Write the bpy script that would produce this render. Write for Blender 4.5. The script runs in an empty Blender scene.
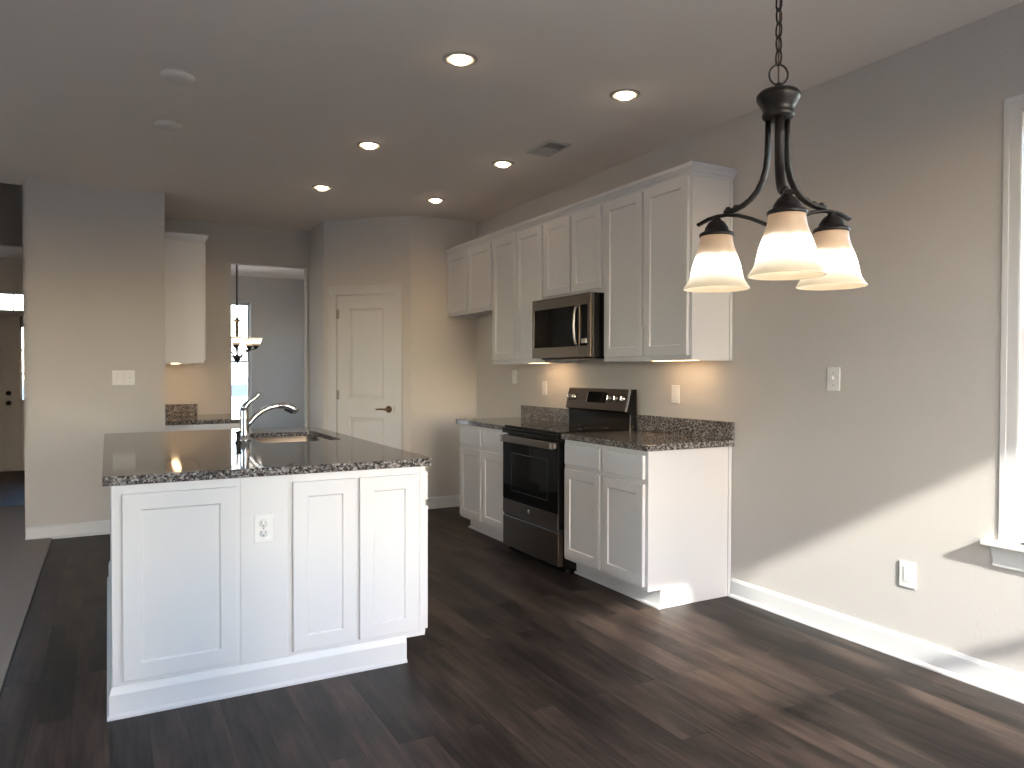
import bpy, bmesh, math, random
from mathutils import Matrix, Vector
random.seed(4)
sc = bpy.context.scene
COL = sc.collection
PI = math.pi

# ------------------------------------------------------------------ camera
cam_d = bpy.data.cameras.new('camera'); cam = bpy.data.objects.new('camera', cam_d); COL.objects.link(cam)
FW = Vector((0.47998, 0.877137, -0.015802)); RT = Vector((0.877261, -0.48001, 0.002072)); UP = Vector((0.005768, 0.014857, 0.999873))
CAM_H = 1.3018
m4 = Matrix((RT, UP, -FW)).transposed().to_4x4(); m4.translation = (0, 0, CAM_H)
cam.matrix_world = m4
cam_d.sensor_width = 36; cam_d.lens = 739.5 / 1024 * 36; cam_d.clip_start = .05; cam_d.clip_end = 600
sc.camera = cam

# ------------------------------------------------------------------ sky, sun, exposure
SKY_STRENGTH = 1.35
SUN_STRENGTH = 8.0
EXPOSURE = 0.78
w = bpy.data.worlds.new('sky'); sc.world = w; w.use_nodes = True
nt = w.node_tree; nt.nodes.clear()
wo = nt.nodes.new('ShaderNodeOutputWorld'); bg = nt.nodes.new('ShaderNodeBackground'); sky = nt.nodes.new('ShaderNodeTexSky')
sky.sky_type = 'NISHITA'; sky.sun_disc = False; sky.sun_elevation = math.radians(29.5); sky.sun_rotation = math.radians(194)
sky.dust_density = 0.8; sky.air_density = 1.0
tint = nt.nodes.new('ShaderNodeMix'); tint.data_type = 'RGBA'; tint.blend_type = 'MULTIPLY'; tint.inputs[0].default_value = 1; tint.inputs[7].default_value = (1.10, 1.0, 1.0, 1)
nt.links.new(sky.outputs[0], tint.inputs[6]); nt.links.new(tint.outputs[2], bg.inputs[0]); bg.inputs[1].default_value = SKY_STRENGTH
nt.links.new(bg.outputs[0], wo.inputs[0])
sun_d = bpy.data.lights.new('sun', 'SUN'); sun_d.energy = SUN_STRENGTH; sun_d.angle = math.radians(1.4); sun_d.color = (1.0, .95, .89)
sun = bpy.data.objects.new('sun', sun_d); COL.objects.link(sun); sun.location = (-3, -12, 9)
sun.rotation_euler = Vector((1, 4, -2.35)).to_track_quat('-Z', 'Y').to_euler()
vs = sc.view_settings; vs.view_transform = 'Standard'; vs.look = 'None'; vs.exposure = EXPOSURE; vs.gamma = 1; vs.use_curve_mapping = False
sc.cycles.max_bounces = 12; sc.cycles.diffuse_bounces = 8; sc.cycles.glossy_bounces = 5; sc.cycles.transparent_max_bounces = 12
sc.cycles.sample_clamp_indirect = 6.0; sc.cycles.use_denoising = True
sc.cycles.caustics_reflective = False; sc.cycles.caustics_refractive = False

# ------------------------------------------------------------------ materials
def new_mat(name):
    m = bpy.data.materials.new(name); m.use_nodes = True
    n = m.node_tree; b = n.nodes['Principled BSDF']
    return m, n, b
def simple(name, col, rough=.5, metal=0, spec=.5, bump=None, vary=None):
    """bump=(scale, strength, distance); vary=(scale, amount) small mottling of the colour itself"""
    m, n, b = new_mat(name)
    b.inputs['Base Color'].default_value = (*col, 1); b.inputs['Roughness'].default_value = rough
    b.inputs['Metallic'].default_value = metal; b.inputs['Specular IOR Level'].default_value = spec
    tc = n.nodes.new('ShaderNodeTexCoord')
    if bump:
        t = n.nodes.new('ShaderNodeTexNoise'); t.inputs['Scale'].default_value = bump[0]; t.inputs['Detail'].default_value = 3
        n.links.new(tc.outputs['Object'], t.inputs['Vector'])
        bp = n.nodes.new('ShaderNodeBump'); bp.inputs['Strength'].default_value = bump[1]; bp.inputs['Distance'].default_value = bump[2]
        n.links.new(t.outputs['Fac'], bp.inputs['Height']); n.links.new(bp.outputs[0], b.inputs['Normal'])
    v = vary or (3.0, .02)
    t2 = n.nodes.new('ShaderNodeTexNoise'); t2.inputs['Scale'].default_value = v[0]
    n.links.new(tc.outputs['Object'], t2.inputs['Vector'])
    mx = n.nodes.new('ShaderNodeMix'); mx.data_type = 'RGBA'
    mx.inputs[6].default_value = (*[c * (1 - v[1]) for c in col], 1); mx.inputs[7].default_value = (*[min(1, c * (1 + v[1])) for c in col], 1)
    n.links.new(t2.outputs['Fac'], mx.inputs[0]); n.links.new(mx.outputs[2], b.inputs['Base Color'])
    return m
def emitter(name, col, strength, base=(.9, .88, .82)):
    m, n, b = new_mat(name)
    b.inputs['Base Color'].default_value = (*base, 1); b.inputs['Roughness'].default_value = .4
    b.inputs['Emission Color'].default_value = (*col, 1); b.inputs['Emission Strength'].default_value = strength
    return m

MAT = {}
MAT['wall'] = simple('greige_wall_paint', (.59, .555, .52), .85, bump=(60, .26, .006))
MAT['ceiling'] = simple('ceiling_paint', (.88, .81, .75), .9, bump=(120, .15, .003))
MAT['trim'] = simple('white_trim_paint', (.72, .715, .71), .35)
MAT['cabinet'] = simple('white_cabinet_paint', (.72, .71, .705), .38)
MAT['door_paint'] = simple('white_door_paint', (.62, .605, .595), .4)
MAT['plate'] = simple('white_plastic', (.80, .79, .77), .35)
MAT['slot_grey'] = simple('grey_slot', (.42, .41, .40), .6)
MAT['slot'] = simple('dark_slot', (.03, .03, .03), .6)
MAT['steel'] = simple('brushed_steel', (.50, .47, .44), .30, 1.0)
MAT['slate_steel'] = simple('dark_brushed_steel', (.15, .112, .086), .32, 1.0)
MAT['chrome'] = simple('chrome', (.80, .80, .80), .09, 1.0)
MAT['black_glass'] = simple('black_glass', (.006, .006, .006), .05, 0, .2)
MAT['black'] = simple('black_enamel', (.005, .005, .005), .16, 0, .3)
MAT['black_plastic'] = simple('black_plastic', (.015, .015, .016), .45)
MAT['bronze'] = simple('oil_rubbed_bronze', (.012, .009, .008), .42, .3)
MAT['brass'] = simple('aged_bronze', (.22, .14, .08), .3, 1.0)
MAT['hinge'] = simple('satin_nickel', (.35, .32, .28), .35, 1.0)
MAT['sink'] = simple('sink_steel', (.62, .61, .60), .22, 1.0)
MAT['vent'] = simple('vent_enamel', (.55, .52, .48), .5)
MAT['cover'] = simple('cover_plate_enamel', (.80, .76, .70), .5)
MAT['vent_dark'] = simple('vent_duct', (.10, .09, .08), .8)
MAT['lens'] = emitter('downlight_lens', (1.0, .74, .48), 20)
MAT['bar_lens'] = emitter('light_bar_lens', (1.0, .64, .34), 11)
MAT['bulb'] = emitter('bulb_glass', (1.0, .85, .66), 9)
MAT['bulb_up'] = emitter('warm_bulb_glass', (1.0, .74, .48), 130)
MAT['door_dark'] = simple('entry_door_paint', (.55, .50, .46), .45)
MAT['siding'] = simple('white_siding', (.75, .74, .72), .7)
MAT['roof'] = simple('grey_shingle', (.25, .25, .27), .9)
MAT['asphalt'] = simple('asphalt', (.04, .055, .08), .9, vary=(.4, .1))

def granite(name='speckled_granite', rough=.06, spec=.6):
    m, n, b = new_mat(name)
    tc = n.nodes.new('ShaderNodeTexCoord')
    def vor(scale, seed):
        mp = n.nodes.new('ShaderNodeMapping'); mp.inputs['Location'].default_value = (seed, seed * .7, seed * .3)
        n.links.new(tc.outputs['Object'], mp.inputs['Vector'])
        v = n.nodes.new('ShaderNodeTexVoronoi'); v.inputs['Scale'].default_value = scale; v.inputs['Randomness'].default_value = 1
        n.links.new(mp.outputs[0], v.inputs['Vector'])
        s = n.nodes.new('ShaderNodeSeparateColor'); n.links.new(v.outputs['Color'], s.inputs[0]); return s.outputs[0]
    r = n.nodes.new('ShaderNodeValToRGB'); r.color_ramp.interpolation = 'CONSTANT'
    e = r.color_ramp.elements
    e[0].position = 0; e[0].color = (.014, .013, .014, 1); e[1].position = .26; e[1].color = (.12, .102, .092, 1)
    for pos, c in ((.46, (.22, .195, .18)), (.63, (.035, .031, .031)), (.74, (.36, .33, .31)), (.88, (.50, .48, .46))):
        x = e.new(pos); x.color = (*c, 1)
    n.links.new(vor(120, 3.1), r.inputs[0])
    r2 = n.nodes.new('ShaderNodeValToRGB'); r2.color_ramp.interpolation = 'CONSTANT'
    e2 = r2.color_ramp.elements; e2[0].color = (.02, .018, .018, 1); e2[1].position = .40; e2[1].color = (.16, .138, .126, 1)
    x = e2.new(.8); x.color = (.36, .33, .31, 1)
    n.links.new(vor(260, 9.4), r2.inputs[0])
    mx = n.nodes.new('ShaderNodeMix'); mx.data_type = 'RGBA'; mx.inputs[0].default_value = .4
    n.links.new(r.outputs[0], mx.inputs[6]); n.links.new(r2.outputs[0], mx.inputs[7])
    n.links.new(mx.outputs[2], b.inputs['Base Color'])
    b.inputs['Roughness'].default_value = rough; b.inputs['Specular IOR Level'].default_value = spec
    return m
MAT['granite'] = granite()
MAT['granite_honed'] = granite('honed_granite', .42, .18)

def wood_floor():
    m, n, b = new_mat('dark_plank_floor')
    N = n.nodes.new; L = n.links.new
    tc = N('ShaderNodeTexCoord'); sp = N('ShaderNodeSeparateXYZ'); L(tc.outputs['Object'], sp.inputs[0])
    cb = N('ShaderNodeCombineXYZ'); L(sp.outputs['Y'], cb.inputs['X']); L(sp.outputs['X'], cb.inputs['Y'])
    br = N('ShaderNodeTexBrick'); L(cb.outputs[0], br.inputs['Vector'])
    br.offset = .37; br.offset_frequency = 2; br.inputs['Scale'].default_value = 1
    br.inputs['Brick Width'].default_value = 1.22; br.inputs['Row Height'].default_value = .127
    br.inputs['Mortar Size'].default_value = .0012; br.inputs['Mortar Smooth'].default_value = .2; br.inputs['Bias'].default_value = 0
    br.inputs['Color1'].default_value = (0, 0, 0, 1); br.inputs['Color2'].default_value = (1, 1, 1, 1); br.inputs['Mortar'].default_value = (.5, .5, .5, 1)
    s2 = N('ShaderNodeSeparateColor'); L(br.outputs['Color'], s2.inputs[0])
    # grain streaks along the plank, shifted plank by plank
    ml = N('ShaderNodeMath'); ml.operation = 'MULTIPLY'; ml.inputs[1].default_value = 37; L(s2.outputs[0], ml.inputs[0])
    cz = N('ShaderNodeCombineXYZ'); L(ml.outputs[0], cz.inputs['Z'])
    va = N('ShaderNodeVectorMath'); va.operation = 'ADD'; L(cb.outputs[0], va.inputs[0]); L(cz.outputs[0], va.inputs[1])
    mp = N('ShaderNodeMapping'); mp.inputs['Scale'].default_value = (2.6, 34, 1); L(va.outputs[0], mp.inputs['Vector'])
    g = N('ShaderNodeTexNoise'); g.inputs['Scale'].default_value = 1; g.inputs['Detail'].default_value = 7; g.inputs['Roughness'].default_value = .65; g.inputs['Distortion'].default_value = .6
    L(mp.outputs[0], g.inputs['Vector'])
    mp2 = N('ShaderNodeMapping'); mp2.inputs['Scale'].default_value = (2.0, 7, 1); L(va.outputs[0], mp2.inputs['Vector'])
    g2 = N('ShaderNodeTexNoise'); g2.inputs['Scale'].default_value = 1; g2.inputs['Detail'].default_value = 4; L(mp2.outputs[0], g2.inputs['Vector'])
    r = N('ShaderNodeValToRGB'); e = r.color_ramp.elements
    e[0].position = .37; e[0].color = (.011, .0082, .0071, 1); e[1].position = .68; e[1].color = (.098, .066, .051, 1)
    x = e.new(.5); x.color = (.038, .0275, .023, 1)
    a1 = N('ShaderNodeMath'); a1.operation = 'MULTIPLY_ADD'; a1.inputs[1].default_value = .15; L(s2.outputs[0], a1.inputs[0])
    a2 = N('ShaderNodeMath'); a2.operation = 'MULTIPLY_ADD'; a2.inputs[1].default_value = .55; L(g.outputs['Fac'], a2.inputs[0])
    a3 = N('ShaderNodeMath'); a3.operation = 'MULTIPLY_ADD'; a3.inputs[1].default_value = .50; a3.inputs[2].default_value = -.10; L(g2.outputs['Fac'], a3.inputs[0])
    L(a3.outputs[0], a2.inputs[2]); L(a2.outputs[0], a1.inputs[2]); L(a1.outputs[0], r.inputs[0])
    dk = N('ShaderNodeMix'); dk.data_type = 'RGBA'; L(br.outputs['Fac'], dk.inputs[0]); L(r.outputs[0], dk.inputs[6]); dk.inputs[7].default_value = (.012, .01, .009, 1)
    L(dk.outputs[2], b.inputs['Base Color'])
    rr = N('ShaderNodeMath'); rr.operation = 'MULTIPLY_ADD'; rr.inputs[1].default_value = .18; rr.inputs[2].default_value = .36; b.inputs['Specular IOR Level'].default_value = .2; L(g.outputs['Fac'], rr.inputs[0]); L(rr.outputs[0], b.inputs['Roughness'])
    bp = N('ShaderNodeBump'); bp.inputs['Strength'].default_value = .25; bp.inputs['Distance'].default_value = .003; L(g.outputs['Fac'], bp.inputs['Height']); L(bp.outputs[0], b.inputs['Normal'])
    return m
MAT['floor'] = wood_floor()
MAT['carpet'] = simple('beige_carpet', (.46, .41, .37), 1.0, 0, .1, bump=(420, .9, .01), vary=(160, .28))

def ground_mat():
    m, n, b = new_mat('pale_ground')
    tc = n.nodes.new('ShaderNodeTexCoord'); t = n.nodes.new('ShaderNodeTexNoise'); t.inputs['Scale'].default_value = .35; t.inputs['Detail'].default_value = 6
    n.links.new(tc.outputs['Object'], t.inputs['Vector'])
    r = n.nodes.new('ShaderNodeValToRGB'); r.color_ramp.elements[0].color = (.27, .25, .21, 1); r.color_ramp.elements[1].color = (.44, .42, .37, 1)
    n.links.new(t.outputs['Fac'], r.inputs[0]); n.links.new(r.outputs[0], b.inputs['Base Color']); b.inputs['Roughness'].default_value = 1
    return m
MAT['ground'] = ground_mat()

def window_glass():
    m = bpy.data.materials.new('window_glass'); m.use_nodes = True; n = m.node_tree; n.nodes.clear()
    o = n.nodes.new('ShaderNodeOutputMaterial'); mx = n.nodes.new('ShaderNodeMixShader'); t = n.nodes.new('ShaderNodeBsdfTransparent'); g = n.nodes.new('ShaderNodeBsdfGlossy')
    fr = n.nodes.new('ShaderNodeFresnel'); fr.inputs[0].default_value = 1.35
    t.inputs[0].default_value = (.95, .97, .96, 1); g.inputs['Roughness'].default_value = .01
    n.links.new(fr.outputs[0], mx.inputs[0]); n.links.new(t.outputs[0], mx.inputs[1]); n.links.new(g.outputs[0], mx.inputs[2]); n.links.new(mx.outputs[0], o.inputs[0])
    return m
MAT['glass'] = window_glass()

def shade_glass(name, z_of_bottom_to_top, strength):
    """lit frosted lamp glass: glows strongest round the bulb, amber at the fitter"""
    m, n, b = new_mat(name)
    tc = n.nodes.new('ShaderNodeTexCoord'); sp = n.nodes.new('ShaderNodeSeparateXYZ'); n.links.new(tc.outputs['Object'], sp.inputs[0])
    mr = n.nodes.new('ShaderNodeMapRange'); mr.inputs[1].default_value = z_of_bottom_to_top[0]; mr.inputs[2].default_value = z_of_bottom_to_top[1]
    n.links.new(sp.outputs['Z'], mr.inputs[0])
    nz = n.nodes.new('ShaderNodeTexNoise'); nz.inputs['Scale'].default_value = 22; nz.inputs['Detail'].default_value = 3; n.links.new(tc.outputs['Object'], nz.inputs['Vector'])
    ad = n.nodes.new('ShaderNodeMath'); ad.operation = 'MULTIPLY_ADD'; ad.inputs[1].default_value = .10; n.links.new(nz.outputs['Fac'], ad.inputs[0]); n.links.new(mr.outputs[0], ad.inputs[2])
    r = n.nodes.new('ShaderNodeValToRGB'); e = r.color_ramp.elements
    e[0].position = .03; e[0].color = (.95, .80, .55, 1); e[1].position = 1.0; e[1].color = (.66, .40, .24, 1)
    for p, c in ((.10, (.93, .78, .52)), (.22, (1.0, .9, .70)), (.40, (1.0, .95, .84)), (.62, (1.0, .94, .80)), (.74, (.80, .57, .36)), (.85, (.66, .43, .28))):
        x = e.new(p); x.color = (*c, 1)
    n.links.new(ad.outputs[0], r.inputs[0]); n.links.new(r.outputs[0], b.inputs['Emission Color'])
    s = n.nodes.new('ShaderNodeValToRGB'); e = s.color_ramp.elements
    e[0].position = .02; e[0].color = (.30,) * 3 + (1,); e[1].position = 1; e[1].color = (.22,) * 3 + (1,)
    for p, c in ((.12, .36), (.24, .60), (.34, 1.5), (.46, 1.9), (.58, 1.5), (.66, .9), (.72, .36), (.80, .26)):
        x = e.new(p); x.color = (c, c, c, 1)
    n.links.new(ad.outputs[0], s.inputs[0])
    mu = n.nodes.new('ShaderNodeMath'); mu.operation = 'MULTIPLY'; mu.inputs[1].default_value = strength; n.links.new(s.outputs[0], mu.inputs[0]); n.links.new(mu.outputs[0], b.inputs['Emission Strength'])
    b.inputs['Base Color'].default_value = (.34, .25, .17, 1); b.inputs['Roughness'].default_value = .35
    return m

# ------------------------------------------------------------------ mesh builder
class MB:
    def __init__(s): s.bm = bmesh.new(); s.T = Matrix.Identity(4); s.smooth = []; s.mi = 0
    def v(s, p): return s.bm.verts.new(s.T @ Vector(p))
    def f(s, vs, smooth=False):
        try: f = s.bm.faces.new(vs)
        except ValueError: return None
        f.smooth = smooth; f.material_index = s.mi; return f
    def box(s, x0, x1, y0, y1, z0, z1):
        p = [(x0, y0, z0), (x1, y0, z0), (x1, y1, z0), (x0, y1, z0), (x0, y0, z1), (x1, y0, z1), (x1, y1, z1), (x0, y1, z1)]
        q = [s.v(a) for a in p]
        for i in ((3, 2, 1, 0), (4, 5, 6, 7), (0, 1, 5, 4), (1, 2, 6, 5), (2, 3, 7, 6), (3, 0, 4, 7)): s.f([q[k] for k in i])
    def prism(s, poly, z0, z1, axes='xyz'):
        """polygon in the first two axes extruded along the third"""
        def mk(a, b, c):
            d = dict(zip(axes, (a, b, c))); return (d['x'], d['y'], d['z'])
        lo = [s.v(mk(a, b, z0)) for a, b in poly]; hi = [s.v(mk(a, b, z1)) for a, b in poly]
        s.f(lo[::-1]); s.f(hi); n = len(poly)
        for i in range(n): s.f([lo[i], lo[(i + 1) % n], hi[(i + 1) % n], hi[i]])
    def lathe(s, prof, c=(0, 0, 0), n=28, axis=None, closed_ends=True, loop=False):
        """prof: list of (r, h) along axis (default z) from centre c"""
        ax = Vector(axis or (0, 0, 1)).normalized(); u = ax.orthogonal().normalized(); w_ = ax.cross(u); c = Vector(c)
        rings = []
        for r, h in prof:
            if r < 1e-6: rings.append([s.v(c + ax * h)])
            else: rings.append([s.v(c + ax * h + (u * math.cos(2 * PI * i / n) + w_ * math.sin(2 * PI * i / n)) * r) for i in range(n)])
        pr = list(zip(rings, rings[1:])) + ([(rings[-1], rings[0])] if loop else [])
        for a, b in pr:
            for i in range(n):
                j = (i + 1) % n
                if len(a) == 1 and len(b) == 1: continue
                if len(a) == 1: s.f([a[0], b[j], b[i]], True)
                elif len(b) == 1: s.f([a[i], a[j], b[0]], True)
                else: s.f([a[i], a[j], b[j], b[i]], True)
        if closed_ends and not loop:
            if len(rings[0]) > 1: s.f(rings[0][::-1])
            if len(rings[-1]) > 1: s.f(rings[-1])
    def cyl(s, p0, p1, r0, r1=None, n=20):
        p0 = Vector(p0); d = Vector(p1) - p0; s.lathe([(r0, 0), (r1 if r1 is not None else r0, d.length)], p0, n, d)
    def tube(s, pts, rad, n=12, flat=None, side=None, closed=False):
        """swept tube; rad number or list; flat=(width, thick) sweeps an oval whose width lies along 'side'"""
        P = [Vector(p) for p in pts]; k = len(P); rings = []
        up = Vector(side) if side else None; prev = None
        for i in range(k):
            t = (P[(i + 1) % k] - P[i - 1]) if closed else (P[min(i + 1, k - 1)] - P[max(i - 1, 0)])
            t.normalize()
            if up: a = (up - t * up.dot(t)).normalized()
            elif prev is None: a = t.orthogonal().normalized()
            else: a = (prev - t * prev.dot(t)).normalized()
            prev = a; b = t.cross(a)
            ra, rb = flat if flat else ((rad[i],) * 2 if isinstance(rad, (list, tuple)) else (rad, rad))
            rings.append([s.v(P[i] + a * ra * math.cos(2 * PI * j / n) + b * rb * math.sin(2 * PI * j / n)) for j in range(n)])
        for i in range(k if closed else k - 1):
            A, B = rings[i], rings[(i + 1) % k]
            for j in range(n): s.f([A[j], A[(j + 1) % n], B[(j + 1) % n], B[j]], True)
        if not closed: s.f(rings[0][::-1]); s.f(rings[-1])
    def sphere(s, c, r, n=16, sz=1.0):
        s.lathe([(r * math.sin(PI * i / 8), -r * sz * math.cos(PI * i / 8)) for i in range(9)], c, n)
    def panel(s, w, h, t, rail=.057, recess=.008, field=None):
        """framed door in local u (x), v (y), n (z): recessed centre; field=(inset, height) raises a centre field"""
        def rect(a, z): return [s.v((a, a, z)), s.v((w - a, a, z)), s.v((w - a, h - a, z)), s.v((a, h - a, z))]
        B, F = rect(0, 0), rect(0, t); loops = [F, rect(rail, t), rect(rail + .004, t - recess)]
        if field: loops += [rect(rail + .004 + field[0], t - recess), rect(rail + .012 + field[0], t - recess + field[1])]
        s.f(B[::-1])
        for i in range(4): s.f([B[i], B[(i + 1) % 4], F[(i + 1) % 4], F[i]])
        for a, b in zip(loops, loops[1:]):
            for i in range(4): s.f([a[i], a[(i + 1) % 4], b[(i + 1) % 4], b[i]])
        s.f(loops[-1])
    def sweep(s, prof, path, closed=False):
        """profile [(out, z)] swept with mitres along a 2-D path; 'out' is to the right of the travel direction"""
        k = len(path); rings = []
        for i in range(k):
            def nrm(a, b):
                d = (Vector(b) - Vector(a)).normalized(); return Vector((d.y, -d.x))
            ns = []
            if i > 0: ns.append(nrm(path[i - 1], path[i]))
            if i < k - 1: ns.append(nrm(path[i], path[i + 1]))
            m = ns[0] if len(ns) == 1 else (ns[0] + ns[1]) / (1 + ns[0].dot(ns[1]))
            rings.append([s.v((path[i][0] + m.x * o, path[i][1] + m.y * o, z)) for o, z in prof])
        n = len(prof)
        for a, b in zip(rings, rings[1:]):
            for j in range(n): s.f([a[j], a[(j + 1) % n], b[(j + 1) % n], b[j]])
        s.f(rings[0][::-1]); s.f(rings[-1])
    def build(s, name, mat, parent=None, bev=0, loc=None, seg=2):
        me = bpy.data.meshes.new(name); off = Vector(loc) if loc else (parent_world(parent) if parent else Vector())
        bmesh.ops.recalc_face_normals(s.bm, faces=s.bm.faces)
        bmesh.ops.translate(s.bm, verts=s.bm.verts, vec=-off)
        s.bm.to_mesh(me); s.bm.free()
        for m in (mat if isinstance(mat, (list, tuple)) else [mat]): me.materials.append(MAT[m] if isinstance(m, str) else m)
        o = bpy.data.objects.new(name, me); COL.objects.link(o)
        if parent: o.parent = parent
        if loc: o.location = loc
        if bev:
            b = o.modifiers.new('bevel', 'BEVEL'); b.width = bev; b.segments = seg; b.limit_method = 'ANGLE'; b.angle_limit = math.radians(50); b.harden_normals = False
        return o
def parent_world(o):
    v = Vector()
    while o: v += o.location; o = o.parent
    return v
def tag(o, label, cat, group=None, kind=None):
    o['label'] = label; o['category'] = cat
    if group: o['group'] = group
    if kind: o['kind'] = kind
    return o
def thing(name, loc, label, cat, group=None):
    o = bpy.data.objects.new(name, None); COL.objects.link(o); o.location = loc; o.empty_display_size = .1
    return tag(o, label, cat, group)
def struct(o): o['kind'] = 'structure'; return o
def frame(o, u, n):
    """matrix whose x runs along u, y up, z along n (outward)"""
    u = Vector(u).normalized(); n = Vector(n).normalized(); v = Vector((0, 0, 1))
    m = Matrix((u, v, n)).transposed().to_4x4(); m.translation = Vector(o); return m

# ------------------------------------------------------------------ room
WX = 3.186; H = 2.771; YR = -.63; YB = 6.55
def boxes(name, mat, lst, T=None):
    m = MB()
    if T: m.T = T
    for b in lst: m.box(*b)
    return struct(m.build(name, mat))

boxes('floor', 'floor', [(-6, 4.3, -.85, 12.2, -.12, 0)])
cp = MB(); cp.prism([(-5.5, YR), (-.395, YR), (-.385, 6.735), (-.572, 6.735), (-.572, 8.5), (-2.2, 8.5), (-2.2, 7.0), (-5.5, 7.0)], 0, .012)
tag(cp.build('carpet', 'carpet'), 'beige carpet of the room at left, ending at the dark wood floor', 'carpet', kind='stuff')
# right wall with a window
WY0, WY1, WZ0, WZ1 = .70, 1.615, .62, 2.34
boxes('wall_right', 'wall', [(WX, WX + .15, -.78, WY0 - .02, 0, H), (WX, WX + .15, WY1 + .02, 6.7, 0, H), (WX, WX + .15, WY0 - .02, WY1 + .02, 0, WZ0 - .02), (WX, WX + .15, WY0 - .02, WY1 + .02, WZ1 + .02, H)])
boxes('wall_back', 'wall', [(2.5, WX, YB, YB + .15, 0, H)])
S2 = 2 ** .5
PT = frame((1.85, 7.2, 0), (1, -1, 0), (-1, -1, 0))     # pantry wall: x along the wall, y up, z towards the kitchen
PL = .65 * S2
boxes('wall_pantry', 'wall', [(0, .14, 0, H, -.11, 0), (.755, PL, 0, H, -.11, 0), (.14, .755, 2.045, H, -.11, 0)], PT)
boxes('wall_pantry_side', 'wall', [(1.85, 1.97, 7.2, 7.92, 0, H)])
OX0, OX1, OZ = 1.085, 1.83, 2.385
boxes('wall_far', 'wall', [(.31, OX0, 7.8, 7.92, 0, H), (OX0, OX1, 7.8, 7.92, OZ, H), (OX1, 1.85, 7.8, 7.92, 0, H)])
boxes('wall_stub', 'wall', [(-.54, .42, 6.75, 6.87, 0, H)])
boxes('wall_nook', 'wall', [(.31, .425, 6.87, 7.8, 0, H)])
boxes('wall_hall_right', 'wall', [(-.57, -.45, 6.87, 11.6, 0, 4.6)])
boxes('wall_hall_left', 'wall', [(-2.32, -2.2, 7.0, 11.6, 0, 4.6)])
boxes('wall_hall_upper', 'wall', [(-2.2, -.57, 10.4, 10.52, H, 4.6), (-2.2, -.57, 6.9, 7.0, H + .1, 4.6)])
boxes('wall_great_room', 'wall', [(-5.5, -2.2, 7.0, 7.12, 0, H)])
ADDED_LWIN = [(1.0, 2.3), (3.0, 4.4)]  # unseen windows added to throw daylight across to the right wall
lst = []; x = -.78
for a, b in ADDED_LWIN: lst.append((-5.65, -5.5, x, a - .02, 0, H)); lst.append((-5.65, -5.5, a - .02, b + .02, 0, .53)); lst.append((-5.65, -5.5, a - .02, b + .02, 2.44, H)); x = b + .02
lst.append((-5.65, -5.5, x, 7.12, 0, H))
boxes('wall_left', 'wall', lst)
boxes('wall_pantry_rear', 'wall', [(2.5, 2.6, 6.7, 7.92, 0, H), (1.97, 4.1, 7.8, 7.92, 0, H)])
boxes('wall_dining_right', 'wall', [(4.0, 4.15, 7.92, 8.58, 0, H), (4.0, 4.15, 9.62, 10.08, 0, H), (4.0, 4.15, 11.12, 12.15, 0, H), (4.0, 4.15, 8.58, 11.12, 0, .53), (4.0, 4.15, 8.58, 11.12, 2.35, H)])
# dining room far wall with a window, entry wall with door, transom and sidelight
DX0, DX1, DZ0, DZ1 = 1.02, 1.945, .55, 2.37
boxes('wall_dining_far', 'wall', [(-.45, -.22, 12, 12.15, 0, H), (.67, DX0 - .02, 12, 12.15, 0, H), (-.22, .67, 12, 12.15, 0, DZ0 - .02), (-.22, .67, 12, 12.15, DZ1 + .02, H), (DX1 + .02, 4.12, 12, 12.15, 0, H), (DX0 - .02, DX1 + .02, 12, 12.15, 0, DZ0 - .02), (DX0 - .02, DX1 + .02, 12, 12.15, DZ1 + .02, H)])
boxes('wall_entry', 'wall', [(-2.32, -2.06, 11.6, 11.72, 0, H), (-.70, -.45, 11.6, 11.72, 0, H), (-2.06, -.70, 11.6, 11.72, 2.34, H)])
# rear wall (behind the camera) with the windows that let the sun in
RWIN = [(2.22, 3.04), (1.14, 1.89)]
PX0, PX1, PZ = -1.3, -.2, 2.06      # patio door, added for the sky light it lets in
RZ0, RZ1 = .55, 2.42
lst = []; xs = sorted(RWIN); x = -5.65
for a, b in xs: lst.append((x, a - .055, YR - .15, YR, 0, H)); lst.append((a - .055, b + .055, YR - .15, YR, 0, RZ0 - .02)); lst.append((a - .055, b + .055, YR - .15, YR, RZ1 + .02, H)); x = b + .055
_i = next(i for i, q in enumerate(lst) if q[0] < PX0 < q[1] and q[4] == 0 and q[5] == H)
_q = lst.pop(_i); lst += [(_q[0], PX0, YR - .15, YR, 0, H), (PX1, _q[1], YR - .15, YR, 0, H), (PX0, PX1, YR - .15, YR, PZ, H)]
lst.append((x, WX, YR - .15, YR, 0, H))
boxes('wall_rear', 'wall', lst)
boxes('ceiling', 'ceiling', [(-5.65, WX + .15, -.78, 7.0, H, H + .1), (-.57, 4.12, 7.0, 12.15, H, H + .1), (-2.32, -.57, 10.5, 11.72, H, H + .1), (-2.32, -.45, 6.9, 10.52, 4.6, 4.7)])

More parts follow.
